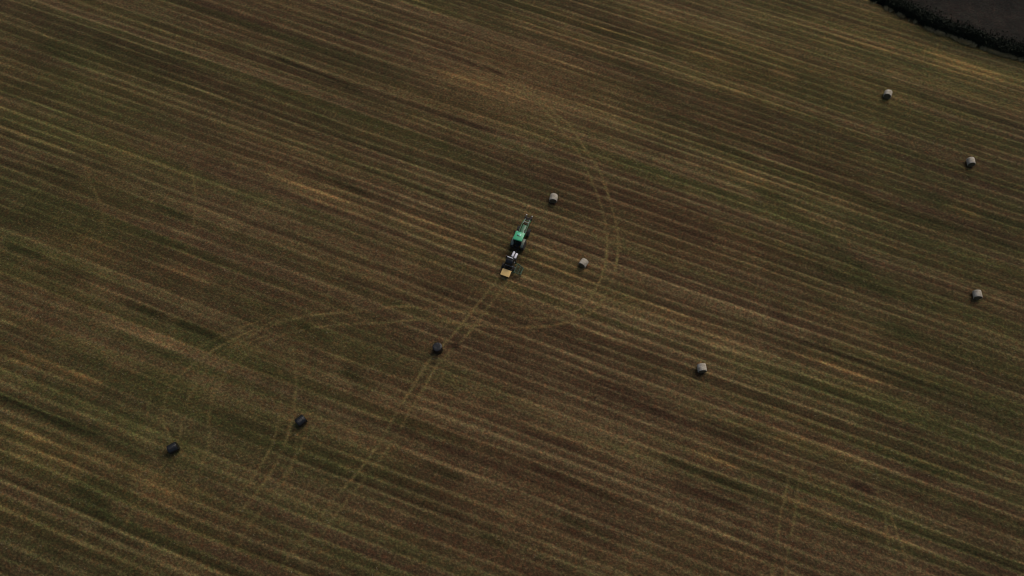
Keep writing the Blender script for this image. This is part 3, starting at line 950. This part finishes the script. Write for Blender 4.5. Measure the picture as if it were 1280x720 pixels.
seat = MB().box((0, .05, 1.42), (.5, .5, .16), bev=.05).box((0, -.2, 1.75), (.48, .14, .6), rot=(R(8), 0, 0), bev=.05).build("seat", SEATM, T)
MB().lathe([(-.02, .16), (-.02, .2), (.02, .2), (.02, .16), (-.02, .16)], (0, -.5, 1), (0, .55, 1.75), 20).build("steering_wheel", BLACK, T)
roof = MB().box((0, .22, 2.72), (1.6, 1.68, .22), bev=.09, taper=(.93, .93)).build("cab_roof", ROOFGREEN, T)
MB().box((-.06, .46, 2.842), (.62, .42, .03), rot=(0, 0, R(8)), bev=.012).build("roof_hatch", worn("pale_hatch_panel", (.12, .62, .40), .12, amount=.1, coat=.6), roof)
MB().box((-.16, .24, 2.85), (.34, .2, .045), rot=(0, 0, R(-22)), bev=.02).build("roof_vent", worn("dark_green_vent", (.008, .07, .04), .5, amount=.2), roof)
MB().lathe([(0, .085), (.05, .085), (.13, .07), (.16, 0)], (0, 0, 1), (.2, .27, 2.835), 20).build("beacon", AMBER, roof)
for sx in (-.55, .55):
    MB().box((sx, 1.05, 2.68), (.2, .08, .1), bev=.02).build("work_lamp", LAMP, roof)
# rear mudguards
for sx in (-1, 1):
    m = MB()
    ringp = []
    for k in range(9):
        a = R(20 + k * 17)
        ringp.append((-math.cos(a) * .95 if False else math.cos(a) * .95, .86 + math.sin(a) * .95))
    inner = [(p[0] * .955, .86 + (p[1] - .86) * .955) for p in ringp]
    m.prism(ringp + inner[::-1], sx * .62, sx * 1.04, .008).build("mudguard", RIMGREY if False else worn("dusty_green_mudguard", (.16, .2, .15), .55, amount=.8, dirt=(.27, .26, .2)), T)
for sx in (-1, 1):
    MB().box((sx * .66, .75, .55), (.3, .34, .04), bev=.01).box((sx * .66, .75, .85), (.3, .3, .04), bev=.01).beam((sx * .53, .6, .5), (sx * .53, .6, 1.15), .03, .03) \
        .beam((sx * .53, .9, .5), (sx * .53, .9, 1.15), .03, .03).build("step", BLACK, T)
    MB().tube([(sx * .6, 1.0, 2.35), (sx * .98, 1.1, 2.38)], .016).box((sx * 1.02, 1.1, 2.25), (.2, .04, .3), bev=.015).build("mirror", BLACK, T)
# rear linkage
hl_ = MB()
for sx in (-1, 1):
    hl_.beam((sx * .28, -.5, .62), (sx * .38, -1.0, .5), .06, .09)
hl_.box((0, -.88, .5), (.9, .08, .1)).build("rear_linkage", BLACK, T)
# front loader
for sx in (-1, 1):
    MB().box((sx * .52, 1.75, 1.1), (.14, .34, .9), bev=.03).build("loader_post", DKGREEN, T)
    MB().beam((sx * .52, 1.72, 1.62), (sx * .52, 3.75, 1.42), .13, .2).beam((sx * .52, 3.72, 1.45), (sx * .52, 4.75, .78), .13, .19).build("loader_arm", DKGREEN, T)
    MB().tube([(sx * .52, 1.9, .95), (sx * .52, 3.0, 1.35)], .05).build("lift_ram", STEEL, T)
    MB().tube([(sx * .38, 3.5, 1.55), (sx * .38, 4.7, 1.1)], .035).build("tilt_ram", STEEL, T)
MB().beam((-.52, 3.9, 1.36), (.52, 3.9, 1.36), .14, .14).build("loader_crossbar", worn("worn_crossbar", (.22, .26, .2), .5, amount=.3), T)
MB().beam((-.52, 4.55, .92), (.52, 4.55, .92), .1, .1).build("loader_crossbar", DKGREEN, T)
gb = MB().beam((-.62, 4.92, .55), (.62, 4.92, .55), .1, .14).beam((-.62, 4.92, 1.15), (.62, 4.92, 1.15), .1, .12)
for sx in (-.58, -.2, .2, .58):
    gb.beam((sx, 4.92, .5), (sx, 4.92, 1.2), .08, .08)
gb.beam((-.52, 4.72, .8), (-.52, 4.95, .9), .1, .2).beam((.52, 4.72, .8), (.52, 4.95, .9), .1, .2).build("bale_grab", BLACK, T)
for sx in (-.48, .48):
    MB().tube([(sx, 4.95, .52), (sx, 5.4, .50), (sx, 5.75, .53)], [.05, .045, .012]).build("bale_spike", BLACK, T)
    MB().tube([(sx, 4.95, 1.12), (sx, 5.25, 1.2), (sx, 5.5, 1.0)], [.06, .06, .04]).build("grab_finger", BLACK, T)
    MB().box((sx, 5.52, .99), (.17, .17, .06), bev=.02).build("spike_tip", LAMP, T)
gp = MB()
for zz in (.7, .85, 1.0):
    gp.beam((-.58, 4.90, zz), (.58, 4.90, zz), .05, .05)
gp.tube([(-.3, 4.9, 1.15), (-.3, 5.2, 1.25)], .05).tube([(.3, 4.9, 1.15), (.3, 5.2, 1.25)], .05).build("grab_bars", BLACK, T)

# ------------------------------------------------------------------ bale wrapper
WH = -22
hx, hy = at(645.1, 316.4)
W = thing("bale_wrapper", "trailed bale wrapper with white film rolls and a tan rear board", "bale wrapper", (hx, hy, 0), R(WH))
fr = MB().beam((0, .42, .5), (0, -1.3, .62), .14, .16)
for sx in (-1, 1):
    fr.beam((0, -.5, .56), (sx * .62, -1.5, .62), .1, .14).beam((sx * .62, -1.5, .62), (sx * .62, -4.3, .62), .12, .16)
for yy in (-1.5, -2.6, -3.5, -4.25):
    fr.beam((-.62, yy, .62), (.62, yy, .62), .1, .12)
fr.beam((-.95, -3.1, .42), (.95, -3.1, .42), .12, .12)
fr.build("frame", BLACK, W)
for sx in (-1, 1):
    wheel(W, sx * .98, -3.1, .42, .34, .22, 14)
# film rack on the drawbar
MB().box((.15, -1.1, 1.0), (.95, 1.0, .06), bev=.01).beam((-.42, -1.35, .6), (-.42, -1.35, 1.0), .08, .08).beam((.42, -1.35, .6), (.42, -1.35, 1.0), .08, .08).build("film_rack", BLACK, W)
for sx, yy in ((-.10, -1.02), (.42, -1.16)):
    fo = MB().lathe([(-.48, .06), (-.48, .17), (-.46, .18), (.46, .18), (.48, .17), (.48, .06)], (0, 1, 0), (sx, yy, 1.22), 26).build("film_roll", FILMWHITE, W)
    MB().tube([(sx, yy - .55, 1.22), (sx, yy + .55, 1.22)], .055).build("core", CARD, fo)
# turntable with rollers
MB().box((0, -2.65, .82), (.9, 1.0, .16), bev=.04).lathe([(0, .5), (.14, .5)], (0, 0, 1), (0, -2.65, .68), 28).build("turntable", BLACK, W)
for yy in (-3.0, -2.2):
    MB().tube([(-.62, yy, .93), (.62, yy, .93)], .1, 16).build("table_roller", STEEL, W)
# wrapping gantry
for sx in (-1, 1):
    MB().beam((sx * .76, -2.0, .7), (sx * .76, -2.3, 2.5), .12, .12).build("gantry_post", BLACK, W)
MB().beam((-.82, -2.33, 2.52), (.82, -2.33, 2.52), .14, .12).build("gantry_beam", BLACK, W)
MB().beam((-.48, -2.45, 2.56), (.44, -2.45, 2.56), .13, .1).build("gantry_bar", GALV, W)
# rear tipping board
MB().box((0.0, -4.35, .80), (1.5, 1.12, .05), rot=(R(9), 0, 0), bev=.02).build("rear_board", TAN, W)
bfm = worn("brown_board_frame", (.13, .06, .03), .6, amount=.3)
for sx in (-.6, .6):
    MB().beam((sx, -3.85, .8), (sx, -4.85, .64), .06, .08).build("board_bearer", bfm, W)
# folded side loading arm
for yy, dy in ((-2.1, -.1), (-3.9, .12)):
    MB().tube([(.66, yy, .62), (1.2, yy + dy, .85), (1.75, yy + 1.6 * dy, .6), (2.15, yy + 2.5 * dy, .34)], [.09, .09, .08, .06]).build("loading_arm", ARMGREEN, W)
la = MB().tube([(1.15, -2.2, .83), (1.12, -3.78, .83)], .07).tube([(1.75, -2.26, .6), (1.72, -3.7, .6)], .06)
for k in range(7):
    f = k / 6
    la.tube([(1.16 + .05 * f, -2.3 - 1.4 * f, .83), (2.05, -2.45 - 1.15 * f, .40)], .035, 6)
la.build("arm_guard", ARMGREEN, W)
MB().tube([(2.15, -2.35, .36), (2.15, -3.62, .36)], .13, 14).build("arm_roller", ARMGREEN, W)
MB().tube([(.66, -2.9, .7), (1.15, -2.9, .83)], .05).build("arm_ram", STEEL, W)

# bale on the turntable, half a turn into its film
c_, s_ = math.cos(R(WH)), math.sin(R(WH))
bxl, byl = 0.0, -2.68
wrapped_bale("black wrapped bale riding on the wrapper's turntable behind the white rolls", 0, 0, 1.66, WH, 14,
             loc=(hx + c_ * bxl - s_ * byl, hy + s_ * bxl + c_ * byl), group=None, r=.64, w=1.2)

# ------------------------------------------------------------------ light
SUN_EL, SUN_AZ = 48, 38          # degrees; azimuth clockwise from straight ahead
w = bpy.data.worlds.new("World")
bpy.context.scene.world = w
w.use_nodes = True
nt = w.node_tree
bg = nt.nodes["Background"]
sky = nt.nodes.new("ShaderNodeTexSky")
sky.sky_type = 'NISHITA'
sky.sun_disc = False
sky.sun_elevation = R(SUN_EL)
sky.sun_rotation = R(SUN_AZ)
sky.air_density = 1.0
sky.dust_density = 4.0
sky.ozone_density = 1.0
nt.links.new(sky.outputs["Color"], bg.inputs["Color"])
bg.inputs["Strength"].default_value = 0.10
sd = bpy.data.lights.new("sun", 'SUN')
sd.energy = 1.5
sd.angle = R(36)
sd.color = (1.0, .94, .85)
so = bpy.data.objects.new("sun", sd)
C.objects.link(so)
dv = Vector((math.sin(R(SUN_AZ)) * math.cos(R(SUN_EL)), math.cos(R(SUN_AZ)) * math.cos(R(SUN_EL)), math.sin(R(SUN_EL))))
so.rotation_euler = dv.to_track_quat('Z', 'Y').to_euler()
so.location = dv * 150

sc = bpy.context.scene
sc.view_settings.view_transform = 'Standard'
sc.view_settings.look = 'None'
sc.view_settings.gamma = 1
sc.view_settings.use_curve_mapping = False
sc.view_settings.exposure = -0.38
sc.render.engine = 'CYCLES'
sc.cycles.max_bounces = 6
sc.cycles.filter_width = 1.15
